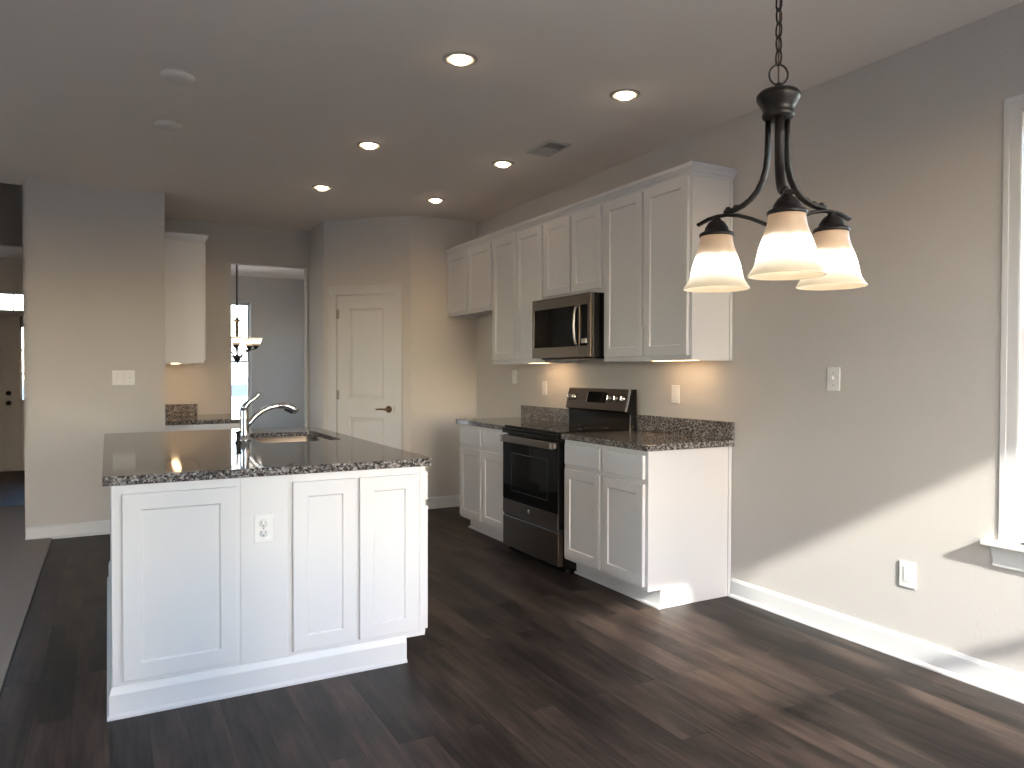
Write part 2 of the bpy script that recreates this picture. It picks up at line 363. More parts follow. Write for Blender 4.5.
# baseboards
BASEP = [(0, 0), (.026, 0), (.026, .008), (.014, .02), (.013, .092), (.006, .108), (0, .108)]
def baseboard(name, *paths):
    m = MB()
    for p in paths: m.sweep(BASEP, p)
    return struct(m.build(name, 'trim'))
baseboard('baseboard_right', [(WX, 3.145), (WX, YR)])
baseboard('baseboard_fridge', [(2.5, YB), (WX, YB), (WX, 5.62)])
_a = Vector((1.85, 7.2)); _d = Vector((1, -1)) / S2
baseboard('baseboard_pantry', [(1.85, 7.8), (1.85, 7.2), tuple(_a + _d * .055)], [tuple(_a + _d * .865), (2.5, 6.55)])
baseboard('baseboard_stub', [(-.54, 6.87), (-.54, 6.75), (.42, 6.75), (.42, 6.86)])
baseboard('baseboard_rear', [(WX, YR), (PX1 + .07, YR)], [(PX0 - .07, YR), (-5.5, YR), (-5.5, 7.0), (-2.2, 7.0), (-2.2, 11.6)])
baseboard('baseboard_dining', [(-.45, 12), (4, 12), (4, 7.92)])

# windows ------------------------------------------------------------
def window(name, T, w_, h_, depth=.15, stool=False, rail_h=None, casing=.068, sw=.035, cz=.011):
    """T: x along wall, y up, z into the room, origin at lower-left of opening on the wall face"""
    m = MB(); m.T = T
    c = casing
    # jamb liner
    m.box(-.02, 0, 0, h_, -depth, 0); m.box(w_, w_ + .02, 0, h_, -depth, 0); m.box(-.02, w_ + .02, h_, h_ + .02, -depth, 0); m.box(-.02, w_ + .02, -.02, 0, -depth, 0)
    fr = struct(m.build(name, 'trim'))
    cas = MB(); cas.T = T
    if not c: c = .012
    for a, b, z in ((-c, -.003, cz), (-c, -c + min(.024, c / 2), cz * 1.6)):
        cas.box(a, b, 0, h_ + c, 0, z); cas.box(w_ - b, w_ - a, 0, h_ + c, 0, z)
    cas.box(-.003, w_ + .003, h_ + .003, h_ + c - min(.024, c / 2), 0, cz); cas.box(-c + min(.024, c / 2), w_ + c - min(.024, c / 2), h_ + c - min(.024, c / 2), h_ + c, 0, cz * 1.6)
    cas.build('window_casing', 'trim', fr, bev=.002)
    rh = rail_h or h_ / 2
    up = MB(); up.T = T; lo = MB(); lo.T = T; gl = MB(); gl.T = T
    for q, z0, y0, y1 in ((up, -.115, rh - .015, h_), (lo, -.085, 0, rh + .015)):
        q.box(0, sw, y0, y1, z0, z0 + .028); q.box(w_ - sw, w_, y0, y1, z0, z0 + .028)
        b0, b1 = (.03, .04) if q is up else (.04, .03)
        q.box(sw, w_ - sw, y0, y0 + b0, z0, z0 + .028); q.box(sw, w_ - sw, y1 - b1, y1, z0, z0 + .028)
        gl.box(sw, w_ - sw, y0 + b0, y1 - b1, z0 + .011, z0 + .014)
    up.build('upper_sash', 'trim', fr); lo.build('lower_sash', 'trim', fr); gl.build('window_pane', 'glass', fr)
    if stool:
        st = MB(); st.T = T
        st.box(-c - .052, w_ + c + .052, -.022, 0, -.05, .045); st.build('window_sill', 'trim', fr, bev=.004)
        ap = MB(); ap.T = T
        ap.prism([(-c - .034, -.022), (w_ + c + .034, -.022), (w_ + c + .014, -.094), (-c - .014, -.094)], 0, .007)
        ap.box(-c - .018, w_ + c + .018, -.103, -.090, 0, .011); ap.build('window_apron', 'trim', fr)
    return fr
window('window_1', frame((WX, WY1, WZ0), (0, -1, 0), (-1, 0, 0)), WY1 - WY0, WZ1 - WZ0, stool=True, cz=.003)
for i, (a, b) in enumerate(RWIN):
    window('window_%d' % (i + 2), frame((b + .035, YR, RZ0), (-1, 0, 0), (0, 1, 0)), b - a + .07, RZ1 - RZ0, stool=True, rail_h=1.575 - RZ0)
window('window_8', frame((DX1, 12, DZ0), (-1, 0, 0), (0, -1, 0)), DX1 - DX0, DZ1 - DZ0, stool=True, casing=0, sw=.028)
for i, (a, b) in enumerate(ADDED_LWIN):
    window('window_%d' % (i + 20), frame((-5.5, a, .55), (0, 1, 0), (1, 0, 0)), b - a, 1.87, stool=True)  # added daylight windows of the left wall

window('window_7', frame((.65, 12, DZ0), (-1, 0, 0), (0, -1, 0)), .85, DZ1 - DZ0, stool=True)  # extra far-wall window, added out of view to brighten the dining room
for i, a in enumerate((9.6, 11.1)): window('window_%d' % (i + 30), frame((4.0, a, .55), (0, -1, 0), (-1, 0, 0)), 1.0, 1.78, stool=True)  # two more unseen windows added for dining room daylight
# sliding patio door added unseen behind the camera, lights the island front
m = MB()
for a, b in ((PX0, PX0 + .03), (PX1 - .03, PX1)): m.box(a, b, YR - .149, YR + .001, 0, PZ)
m.box(PX0, PX1, YR - .149, YR + .001, PZ - .03, PZ); m.box(PX0, PX1, YR - .149, YR + .001, 0, .02)
for a, b, z in ((PX0 - .068, PX0, PZ + .068), (PX1, PX1 + .068, PZ + .068)): m.box(a, b, YR, YR + .016, 0, z)
m.box(PX0, PX1, YR, YR + .016, PZ, PZ + .068)
pd = struct(m.build('added_patio_door', 'trim'))
gm = MB()
for a, b, y in ((PX0 + .03, (PX0 + PX1) / 2 + .03, YR - .11), ((PX0 + PX1) / 2 - .03, PX1 - .03, YR - .07)):
    m = MB(); m.box(a, a + .06, y, y + .035, .02, PZ - .03); m.box(b - .06, b, y, y + .035, .02, PZ - .03); m.box(a + .06, b - .06, y, y + .035, .02, .10); m.box(a + .06, b - .06, y, y + .035, PZ - .09, PZ - .03)
    m.build('sliding_panel', 'trim', pd); gm.box(a + .06, b - .06, y + .015, y + .019, .10, PZ - .09)
gm.build('door_pane', 'glass', pd)
# pantry door -----------------------------------------------------------
def two_panel_door(m, w_, h_, t):
    """moulded two-panel slab in local x, y, z"""
    r = .115
    m.box(0, w_, 0, h_, -t, -.012)
    m.box(0, r, 0, h_, -.012, 0); m.box(w_ - r, w_, 0, h_, -.012, 0)
    spans = [(.24, .86), (1.03, h_ - .125)]
    m.box(r, w_ - r, 0, spans[0][0], -.012, 0); m.box(r, w_ - r, spans[0][1], spans[1][0], -.012, 0); m.box(r, w_ - r, spans[1][1], h_, -.012, 0)
    for y0, y1 in spans:
        def rect(a, z): return [m.v((r + a, y0 + a, z)), m.v((w_ - r - a, y0 + a, z)), m.v((w_ - r - a, y1 - a, z)), m.v((r + a, y1 - a, z))]
        L = [rect(0, 0), rect(.016, -.010), rect(.024, -.010), rect(.05, -.003)]
        for a, b in zip(L, L[1:]):
            for i in range(4): m.f([a[i], a[(i + 1) % 4], b[(i + 1) % 4], b[i]])
        m.f(L[-1])
dm = MB(); dm.T = PT @ Matrix.Translation((.145, .008, -.008)); two_panel_door(dm, .605, 2.03, .035)
door = struct(dm.build('door_1', 'door_paint'))
for z in (.25, 1.08, 1.86):
    h = MB(); h.T = PT; h.cyl((.142, z - .045, .001), (.142, z + .045, .001), .008, n=10); h.box(.118, .166, z - .044, z + .044, -.006, -.003); h.build('hinge', 'hinge', door)
hd = MB(); hd.T = PT
hd.lathe([(.033, -.008), (.033, .000), (.026, .006), (.012, .012), (.012, .045), (0, .045)], (.69, .948, 0), 24, (0, 0, 1))
hd.tube([(.69, .948, .042), (.665, .949, .047), (.63, .951, .045), (.578, .947, .04)], [.011, .010, .009, .008], 10)
hd.build('lever_handle', 'brass', door)
st = MB(); st.T = PT; st.box(.748, .757, .915, .985, -.03, .0005); st.build('strike_plate', 'bronze', door)
cs = MB(); cs.T = PT
for a, b, z in ((.06, .14, .012), (.06, .085, .019)):
    cs.box(a, b, 0, 2.125, 0, z); cs.box(.895 - b, .895 - a, 0, 2.125, 0, z)
cs.box(.14, .755, 2.045, 2.125, 0, .012); cs.box(.06, .835, 2.10, 2.125, 0, .019)
cs.box(.125, .142, 0, 2.045, -.11, 0); cs.box(.753, .77, 0, 2.045, -.11, 0); cs.box(.14, .755, 2.04, 2.055, -.11, 0)
struct(cs.build('trim_1', 'door_paint', bev=.002))

# entry door with transom and sidelight (down the hall) -------------------
ET = frame((-2.06, 11.6, 0), (1, 0, 0), (0, -1, 0))
ed = MB(); ed.T = ET @ Matrix.Translation((.06, .01, -.05)); two_panel_door(ed, .92, 2.02, .04)
edoor = struct(ed.build('door_2', 'door_dark'))
k = MB(); k.T = ET
k.lathe([(.03, -.05), (.03, -.035), (.012, -.03), (.012, 0), (.026, .004), (.026, .02), (0, .026)], (.925, .885, 0), 18, (0, 0, 1)); k.build('door_knob', 'bronze', edoor)
k = MB(); k.T = ET; k.lathe([(.03, -.05), (.03, -.02), (.02, -.012), (0, -.012)], (.925, 1.015, 0), 18, (0, 0, 1)); k.build('deadbolt', 'bronze', edoor)
fr = MB(); fr.T = ET
for a, b, zz in ((0, .06, 2.34), (.98, 1.06, 2.06), (1.30, 1.36, 2.34)): fr.box(a, b, 0, zz, -.12, .015)
fr.box(.06, 1.30, 2.03, 2.10, -.12, .015); fr.box(.06, 1.30, 2.31, 2.36, -.12, .015); fr.box(1.06, 1.30, 0, .93, -.10, -.02)
fr.box(1.06, 1.30, 1.26, 1.28, -.07, -.05); fr.box(1.06, 1.30, 1.57, 1.59, -.07, -.05); fr.box(1.06, 1.075, .93, 2.03, -.09, -.03); fr.box(1.25, 1.30, .93, 2.03, -.09, -.03)
fr.box(1.06, 1.30, 1.88, 2.03, -.09, -.03)
for q in (.36, .67, .985, 1.15): fr.box(q - .008, q + .008, 2.10, 2.31, -.07, -.05)
fr.box(0, 1.36, -.0, .035, -.12, .03)
ef = struct(fr.build('trim_2', 'door_dark'))
g = MB(); g.T = ET; g.box(.06, 1.30, 2.10, 2.31, -.063, -.060); g.box(1.06, 1.30, .93, 2.03, -.063, -.060)
struct(g.build('window_9', 'glass'))

# ------------------------------------------------------------------ range-wall cabinets
CF = WX - .61          # face-frame plane of base units
UF = WX - .305         # face-frame plane of wall units
def door_on(parent, name, x, y0, y1, z0, z1, flat=False, rail=.057, mat='cabinet'):
    """door or drawer front facing -X whose back lies on plane x"""
    m = MB(); m.T = frame((x, y1, z0), (0, -1, 0), (-1, 0, 0))
    if flat: m.box(0, y1 - y0, 0, z1 - z0, 0, .02)
    else: m.panel(y1 - y0, z1 - z0, .02, rail)
    return m.build(name, mat, parent, bev=.0025)
def base_cabinet(y0, y1, label, end_left, end_right):
    """y0 is the end nearer the camera"""
    t = thing('base_cabinet', (WX - .3, (y0 + y1) / 2, 0), label, 'cabinet', 'base cabinets of the range wall')
    m = MB()
    m.prism([(CF, .105), (CF + .09, .105), (CF + .09, 0), (WX - .002, 0), (WX - .002, .876), (CF, .876)], y0, y1, 'xzy')
    m.box(CF + .074, CF + .09, y0 - .004 if end_right else y0, y1 + .004 if end_left else y1, 0, .012)
    m.build('cabinet_body', 'cabinet', t, bev=.001)
    if end_right:
        s = MB(); s.box(WX - .024, WX - .003, y0 - .009, y0, 0, .874); s.build('scribe_strip', 'cabinet', t)
    mid = (y0 + y1) / 2; e = .024; g_ = .014
    for a, b in ((y0 + e, mid - g_), (mid + g_, y1 - e)):
        door_on(t, 'door', CF, a, b, .128, .690)
        door_on(t, 'drawer', CF, a, b, .718, .848, True)
    return t
R0, R1 = 3.996, 4.758     # range bay
Y0 = 3.162; Y3 = 5.595
base_cabinet(Y0, R0, 'white base cabinet right of the range, its end panel lit by the sun', False, True)
base_cabinet(R1, Y3, 'white base cabinet left of the range, beside the empty fridge bay', True, False)

def upper_cabinet(y0, y1, z0, z1, label, strip=False):
    t = thing('wall_cabinet', (WX - .15, (y0 + y1) / 2, z0), label, 'cabinet', 'wall cabinets above the range wall')
    m = MB()
    m.box(UF, WX - .002, y0, y1, z0 + .02, z1); m.box(UF, UF + .02, y0, y1, z0, z0 + .02); m.box(UF + .02, WX - .002, y0, y0 + .016, z0, z0 + .02); m.box(UF + .02, WX - .002, y1 - .016, y1, z0, z0 + .02)
    m.build('cabinet_body', 'cabinet', t)
    if strip:
        s = MB(); s.box(WX - .022, WX - .002, y0 - .007, y0, z0, z1 - .03); s.build('scribe_strip', 'cabinet', t)
    mid = (y0 + y1) / 2; e = .022; g_ = .011
    for a, b in ((y0 + e, mid - g_), (mid + g_, y1 - e)): door_on(t, 'door', UF, a, b, z0 + .03, z1 - .028)
    return t
UT = 2.435; UB = 1.372; SB = 1.832
upper_cabinet(Y0, R0, UB, UT, 'tall white wall cabinet at the right end of the row, its side panel showing', True)
upper_cabinet(R0, R1, SB, UT, 'short white two-door wall cabinet directly above the microwave')
upper_cabinet(R1, Y3 + .005, UB, UT, 'tall white wall cabinet between the microwave and the fridge bay')
upper_cabinet(Y3 + .005, YB - .003, SB, UT, 'short white wall cabinet over the empty fridge bay in the corner')
# crown moulding round the row
CROWN = [(0, 2.412), (.006, 2.412), (.010, 2.424), (.018, 2.432), (.028, 2.448), (.035, 2.455), (.037, 2.474), (0, 2.474)]
m = MB(); m.sweep(CROWN, [(UF - .0, YB - .004), (UF - .0, Y0 - .0), (WX - .002, Y0 - .0)][::1])
m.box(UF, WX - .01, Y0, YB - .01, 2.436, 2.46)
tag(m.build('crown_molding', 'cabinet'), 'white crown molding along the top of the range wall cabinets', 'molding')

# worktops
def worktop(name, x0, y0, y1, label, splash, group=None, end_over=0):
    t = thing(name, (WX - .3, (y0 + y1) / 2, .876), label, 'countertop', group)
    m = MB(); m.box(x0, WX - .002, y0, y1, .8765, .912); m.build('countertop_slab', 'granite', t, bev=.004)
    m = MB(); m.box(WX - .024, WX - .002, splash[0], splash[1], .914, 1.016); m.build('backsplash', 'granite', t, bev=.002)
worktop('countertop', CF - .036, Y0 - .03, R0 - .002, 'speckled granite countertop right of the range with low backsplash', (Y0 - .03, R0 - .002))
worktop('countertop', CF - .036, R1 + .002, Y3 + .022, 'speckled granite countertop left of the range near the fridge bay', (R1 + .002, Y3 + .022))

# under-cabinet light bars
def light_bar(x, y, z, ln, label, along='y'):
    t = thing('light_bar', (x, y, z), label, 'light', 'under-cabinet light bars')
    a, b = (ln / 2, .03) if along == 'x' else (.03, ln / 2)
    m = MB(); m.box(x - a, x + a, y - b, y + b, z - .012, z); m.build('housing', 'plate', t, bev=.002)
    m = MB(); m.box(x - a + .008, x + a - .008, y - b + .008, y + b - .008, z - .018, z - .0121); m.build('lens', 'bar_lens', t)
light_bar(WX - .16, 3.47, UB + .02, .40, 'glowing light bar under the rightmost tall wall cabinet')
light_bar(WX - .16, 5.02, UB + .02, .40, 'glowing light bar under the tall cabinet left of the microwave')

# ------------------------------------------------------------------ microwave
def microwave():
    y0, y1 = R0 + .003, R1 - .003; z0, z1 = 1.405, SB - .003; xf = WX - .392
    t = thing('microwave', (WX - .2, (y0 + y1) / 2, z0), 'stainless over-the-range microwave with black window and curved handle', 'microwave')
    m = MB(); m.box(xf + .002, WX - .004, y0, y1, z0, z1); m.build('microwave_body', 'black', t, bev=.003)
    T = frame((xf, y1, z0), (0, -1, 0), (-1, 0, 0)); W_ = y1 - y0; Hh = z1 - z0
    ctl = W_ - .128       # where the control strip starts
    d = MB(); d.T = T
    d.box(.0, ctl, .0, .075, 0, .022); d.box(0, ctl, Hh - .075, Hh, 0, .022); d.box(0, .028, .075, Hh - .075, 0, .022); d.box(ctl - .012, ctl, .075, Hh - .075, 0, .022)
    dr = d.build('door', 'slate_steel', t, bev=.002)
    g_ = MB(); g_.T = T; g_.box(.028, ctl - .012, .075, Hh - .075, 0, .019); g_.build('door_window', 'black_glass', dr)
    h = MB(); h.T = T; hx = ctl - .032
    h.tube([(hx, .085, .018), (hx, .092, .034), (hx, .13, .043), (hx, Hh / 2, .048), (hx, Hh - .13, .043), (hx, Hh - .092, .034), (hx, Hh - .085, .018)], .0085, 12); h.build('handle', 'steel', dr)
    c = MB(); c.T = T
    c.box(ctl + .002, W_, 0, .075, 0, .022); c.box(ctl + .002, W_, Hh - .075, Hh, 0, .022); c.box(W_ - .035, W_, .075, Hh - .075, 0, .022)
    cp_ = c.build('control_panel', 'slate_steel', t, bev=.002)
    k_ = MB(); k_.T = T; k_.box(ctl + .002, W_ - .035, .075, Hh - .075, 0, .020); k_.build('keypad', 'black_glass', cp_)
    b = MB(); b.T = T; b.box(ctl + .02, W_ - .05, .092, .122, .020, .024); b.build('open_button', 'steel', cp_, bev=.002)
    v = MB(); v.T = T
    for i in range(14): v.box(.05 + i * .047, .088 + i * .047, Hh - .012, Hh - .006, .018, .0225)
    v.build('vent_slots', 'slot', t)
    u = MB(); u.box(xf + .03, WX - .05, y0 + .05, y1 - .05, z0 - .010, z0); u.build('grease_filter', 'black', t)
microwave()

# ------------------------------------------------------------------ range
def kitchen_range():
    y0, y1 = R0 + .003, R1 - .003; yc = (y0 + y1) / 2; xf = WX - .66
    t = thing('kitchen_range', (WX - .32, yc, 0), 'stainless electric range with black glass oven door and raised control panel', 'range')
    m = MB(); m.box(xf + .042, WX - .03, y0, y1, .032, .888); m.build('range_body', 'black', t, bev=.002)
    m = MB(); m.box(xf - .006, WX - .085, y0 - .001, y1 + .001, .8885, .905); m.box(xf - .006, xf + .03, y0, y1, .866, .8885)
    ct = m.build('cooktop_trim', 'black', t, bev=.005)
    m = MB(); m.box(xf + .012, WX - .09, y0 + .008, y1 - .008, .905, .920); ck = m.build('cooktop_glass', 'black_glass', t, bev=.002)
    for dx, dy, r in ((.18, -.19, .105), (.18, .19, .09), (.43, -.19, .08), (.43, .19, .10)):
        b = MB(); b.lathe([(r - .004, 0), (r, 0), (r, .0004), (r - .004, .0004)], (xf + dx, yc + dy, .9201), 40, loop=True); b.build('burner_ring', 'slate_steel', ck)
    T = frame((xf, y1, 0), (0, -1, 0), (-1, 0, 0)); W_ = y1 - y0
    d = MB(); d.T = T; d.box(.003, W_ - .003, .285, .852, -.042, -.004)
    dr = d.build('oven_door', 'black', t, bev=.003)
    d = MB(); d.T = T; d.box(.004, W_ - .004, .287, .388, -.004, .0); d.build('lower_panel', 'slate_steel', dr, bev=.001)
    g_ = MB(); g_.T = T; g_.box(.004, W_ - .004, .392, .850, -.004, .0); g_.build('oven_window', 'black_glass', dr, bev=.001)
    wf = MB(); wf.T = T
    for a, b, c_, e in ((.13, .134, .46, .73), (W_ - .134, W_ - .13, .46, .73), (.134, W_ - .134, .46, .464), (.134, W_ - .134, .726, .73)): wf.box(a, b, c_, e, 0, .0006)
    wf.build('window_outline', 'black_plastic', dr)
    h = MB(); h.T = T; h.box(.015, W_ - .015, .805, .853, .024, .036); hh = h.build('handle', 'slate_steel', dr, bev=.006, seg=3)
    for a in (.022, W_ - .052):
        q = MB(); q.T = T; q.box(a, a + .03, .812, .846, 0, .0375); q.build('handle_bracket', 'steel', hh, bev=.003)
    b = MB(); b.T = T; b.lathe([(.017, 0), (.017, .003), (.013, .0045), (0, .0045)], (W_ / 2, .345, -.004), 24, (0, 0, 1)); bd = b.build('badge', 'chrome', dr)
    q = MB(); q.T = T
    q.tube([(W_ / 2 - .006, .339, .001), (W_ / 2 - .008, .346, .001), (W_ / 2 - .003, .351, .001), (W_ / 2 - .001, .344, .001), (W_ / 2 + .004, .340, .001), (W_ / 2 + .008, .346, .001), (W_ / 2 + .003, .350, .001)], .0011, 6)
    q.build('emblem', 'slot', bd)
    w2 = MB(); w2.T = T
    w2.box(.003, W_ - .003, .052, .268, -.042, -.002); w2.build('storage_drawer', 'slate_steel', t, bev=.003)
    w2 = MB(); w2.T = T; w2.prism([(.0, -.042), (.0, -.014), (.12, -.010), (W_ - .12, -.010), (W_, -.014), (W_, -.042)], .2685, .2845, 'xzy'); w2.build('drawer_pull', 'black_plastic', t)
    kb = MB(); kb.T = T; kb.box(.02, W_ - .02, .012, .06, -.075, -.045); kb.build('kick_plate', 'black', t)
    for a in (.03, W_ - .03):
        for x in (-.09, -.55):
            l = MB(); l.T = T; l.cyl((a, 0, x), (a, .034, x), .018, n=14); l.build('foot', 'black_plastic', t)
    # backguard: black lower panel, tilted stainless control panel, black end caps
    m = MB(); m.prism([(WX - .088, .905), (WX - .03, .905), (WX - .03, 1.187), (WX - .083, 1.187), (WX - .118, 1.036), (WX - .088, 1.024)], y0, y1, 'xzy')
    bgd = m.build('backguard', 'black', t, bev=.003)
    n_ = Vector((-.151, 0, .035)).normalized()            # out of the tilted face
    up = Vector((.035, 0, .151)).normalized()
    o = Vector((WX - .118, y1 - .006, 1.036))
    M4 = Matrix((Vector((0, -1, 0)), up, n_)).transposed().to_4x4(); M4.translation = o
    PW, PH = W_ - .012, .155
    m = MB(); m.T = M4; m.box(0, PW, .002, PH - .002, 0, .004); cpn = m.build('control_panel', 'slate_steel', bgd, bev=.0015)
    m = MB(); m.T = M4; m.box(PW - .005, PW + .002, 0, PH, 0, .006); m.build('edge_trim', 'steel', cpn)
    m = MB(); m.T = M4; m.box(.268, .500, .05, .128, .004, .006); ds = m.build('display', 'black_glass', cpn)
    m = MB(); m.T = M4; m.box(.262, .267, .05, .128, .004, .0075); m.build('display_edge', 'steel', ds)
    for kx in (.040, .102, .545, .622, .700):
        m = MB(); m.T = M4
        m.lathe([(.019, .004), (.019, .010), (.0165, .014), (.015, .026), (.013, .029), (0, .029)], (kx, .086, 0), 24, (0, 0, 1))
        kn = m.build('knob', 'steel', cpn)
        m = MB(); m.T = M4; m.lathe([(.025, .004), (.025, .0075), (0, .0075)], (kx, .086, 0), 24, (0, 0, 1)); m.build('knob_ring', 'black_plastic', kn)
        m = MB(); m.T = M4; m.box(kx - .004, kx + .004, .072, .100, .029, .034); m.build('knob_grip', 'chrome', kn, bev=.001)
kitchen_range()

# ------------------------------------------------------------------ island
IX0, IX1, IY0, IY1 = .010, 1.264, 3.132, 5.26
def island():
    t = thing('kitchen_island', ((IX0 + IX1) / 2, (IY0 + IY1) / 2, 0), 'large white island cabinet with panelled end, standing on the dark floor', 'island')
    m = MB()
    def sect(y0, y1, top): m.prism([(IX0, 0), (IX1 - .092, 0), (IX1 - .092, .105), (IX1, .105), (IX1, top), (IX0, top)], y0, y1, 'xzy')
    sect(IY0, 4.15, .876); sect(4.15, 4.93, .66); sect(4.93, IY1, .876)
    m.box(IX0, .70, 4.15, 4.93, .66, .876); m.box(1.235, IX1, 4.15, 4.93, .66, .876)
    m.build('island_body', 'cabinet', t, bev=.001)
    def end_panel(name, x0, x1, z0, z1, rail):
        q = MB(); q.T = frame((x0, IY0, z0), (1, 0, 0), (0, -1, 0)); q.panel(x1 - x0, z1 - z0, .018, rail, .007); return q.build(name, 'cabinet', t, bev=.002)
    end_panel('end_panel', .046, .452, .137, .842, .062)
    end_panel('end_panel', .672, .944, .137, .844, .062)
    end_panel('end_panel', .956, 1.226, .137, .844, .062)
    for a, e in ((.4665, .652), (1.238, IX1)):
        s = MB(); s.box(a, e, IY0 - .004, IY0, .118, .876); s.build('filler_strip', 'cabinet', t, bev=.0015)
    b = MB(); prof = [(0, 0), (.019, 0), (.019, .010), (.011, .020), (.011, .090), (.004, .116), (0, .116)]
    b.sweep(prof, [(IX0, IY1), (IX0, IY0), (IX1 - .092, IY0)])
    b.build('base_molding', 'trim', t)
    # working side (+X): drawers over doors
    L = IY1 - IY0; n = 4; cw = L / n
    for i in range(n):
        a = IY0 + i * cw + .014; e = IY0 + (i + 1) * cw - .014
        for nm, z0, z1, flat in (('door', .128, .690, False), ('drawer', .718, .848, True)):
            q = MB(); q.T = frame((IX1, a, z0), (0, 1, 0), (1, 0, 0))
            if flat: q.box(0, e - a, 0, z1 - z0, 0, .02)
            else: q.panel(e - a, z1 - z0, .02)
            q.build(nm, 'cabinet', t, bev=.002)
island()
SX0, SX1, SY0, SY1 = .745, 1.19, 4.20, 4.885
def island_top():
    t = thing('countertop', (.63, 4.2, .876), 'large speckled granite island countertop with a sink cut-out', 'countertop')
    x0, x1, y0, y1 = IX0 - .030, IX1 + .032, IY0 - .018, IY1 + .05
    m = MB()
    O = [(x0, y0), (x1, y0), (x1, y1), (x0, y1)]; I = [(SX0, SY0), (SX1, SY0), (SX1, SY1), (SX0, SY1)]
    def rounded(P, r, k=5):
        out = []
        c = [(P[0][0] + r, P[0][1] + r), (P[1][0] - r, P[1][1] + r), (P[2][0] - r, P[2][1] - r), (P[3][0] + r, P[3][1] - r)]
        for q in range(4):
            for i in range(k + 1):
                a = PI + q * PI / 2 + i * PI / 2 / k; out.append((c[q][0] + r * math.cos(a), c[q][1] + r * math.sin(a)))
        return out
    A, B = rounded(O, .02), rounded(I, .05); n = len(A)
    lay = [[m.v((x, y, z)) for x, y in P] for P, z in ((A, .8765), (A, .912), (B, .912), (B, .885))]
    for p, q in ((0, 1), (1, 2), (2, 3), (3, 0)):
        for i in range(n): m.f([lay[p][i], lay[p][(i + 1) % n], lay[q][(i + 1) % n], lay[q][i]])
    m.build('countertop_slab', 'granite', t, bev=.003)
    s = thing('kitchen_sink', ((SX0 + SX1) / 2, (SY0 + SY1) / 2, .876), 'stainless undermount sink bowl set in the island countertop', 'sink')
    m = MB()
    def ring(e, z, r): return [m.v((x, y, z)) for x, y in rounded([(SX0 - e, SY0 - e), (SX1 + e, SY0 - e), (SX1 + e, SY1 + e), (SX0 - e, SY1 + e)], r)]
    Ls = [ring(.03, .8766, .06), ring(.0, .8846, .05), ring(-.003, .8846, .05), ring(-.010, .70, .05), ring(-.05, .685, .04)]
    for a, b in zip(Ls, Ls[1:]):
        for i in range(len(a)): m.f([a[i], a[(i + 1) % n], b[(i + 1) % n], b[i]], True)
    m.f(Ls[-1])
    m.build('sink_bowl', 'sink', s)
    d = MB(); d.lathe([(.045, .6855), (.045, .689), (.030, .6875), (0, .6865)], ((SX0 + SX1) / 2, (SY0 + SY1) / 2, 0), 24); d.build('drain', 'chrome', s)
island_top()

def faucet(x, y):
    z = .912
    t = thing('faucet', (x, y, z), 'chrome pull-out kitchen faucet arching over the island sink', 'faucet')
    m = MB(); m.lathe([(.036, 0), (.036, .005), (.031, .012), (.0275, .02), (.0255, .06), (.0245, .12), (.024, .165), (.020, .186), (.010, .198), (0, .200)], (x, y, z), 24); m.build('faucet_body', 'chrome', t)
    s = MB()
    P = [(.006, .070), (.028, .100), (.058, .136), (.095, .166), (.135, .184), (.175, .193), (.212, .193)]
    s.tube([(x + a, y, z + b) for a, b in P], [.0165, .016, .0155, .015, .015, .015, .0155], 14); s.build('spout', 'chrome', t)
    s = MB()
    P = [(.195, .194), (.222, .194), (.250, .187), (.274, .174), (.292, .158)]
    s.tube([(x + a, y, z + b) for a, b in P], [.0165, .019, .022, .023, .020], 14); hd_ = s.build('spray_head', 'chrome', t)
    s = MB(); s.tube([(x + .222, y, z + .172), (x + .250, y, z + .163), (x + .268, y, z + .151)], [.008, .011, .009], 8); s.build('spray_button', 'black_plastic', hd_)
    h = MB()
    P = [(-.004, .170), (.006, .196), (.026, .219), (.048, .233), (.066, .247), (.078, .264), (.084, .278)]
    h.tube([(x + a, y, z + b) for a, b in P], [.022, .018, .0125, .010, .011, .012, .007], 12); h.build('faucet_handle', 'chrome', t)
faucet(.680, 4.40)
p_ = thing('soap_pump', (.625, 4.26, .912), 'small dark soap pump just left of the faucet base on the island', 'soap pump')
m = MB(); m.lathe([(.018, 0), (.018, .006), (.011, .012), (.010, .05), (.015, .054), (.015, .064), (0, .067)], (.625, 4.26, .912), 18); m.build('pump_stem', 'bronze', p_)
m = MB(); m.tube([(.625, 4.26, .971), (.636, 4.275, .974), (.65, 4.30, .968)], [.007, .006, .005], 8); m.build('pump_nozzle', 'bronze', p_)

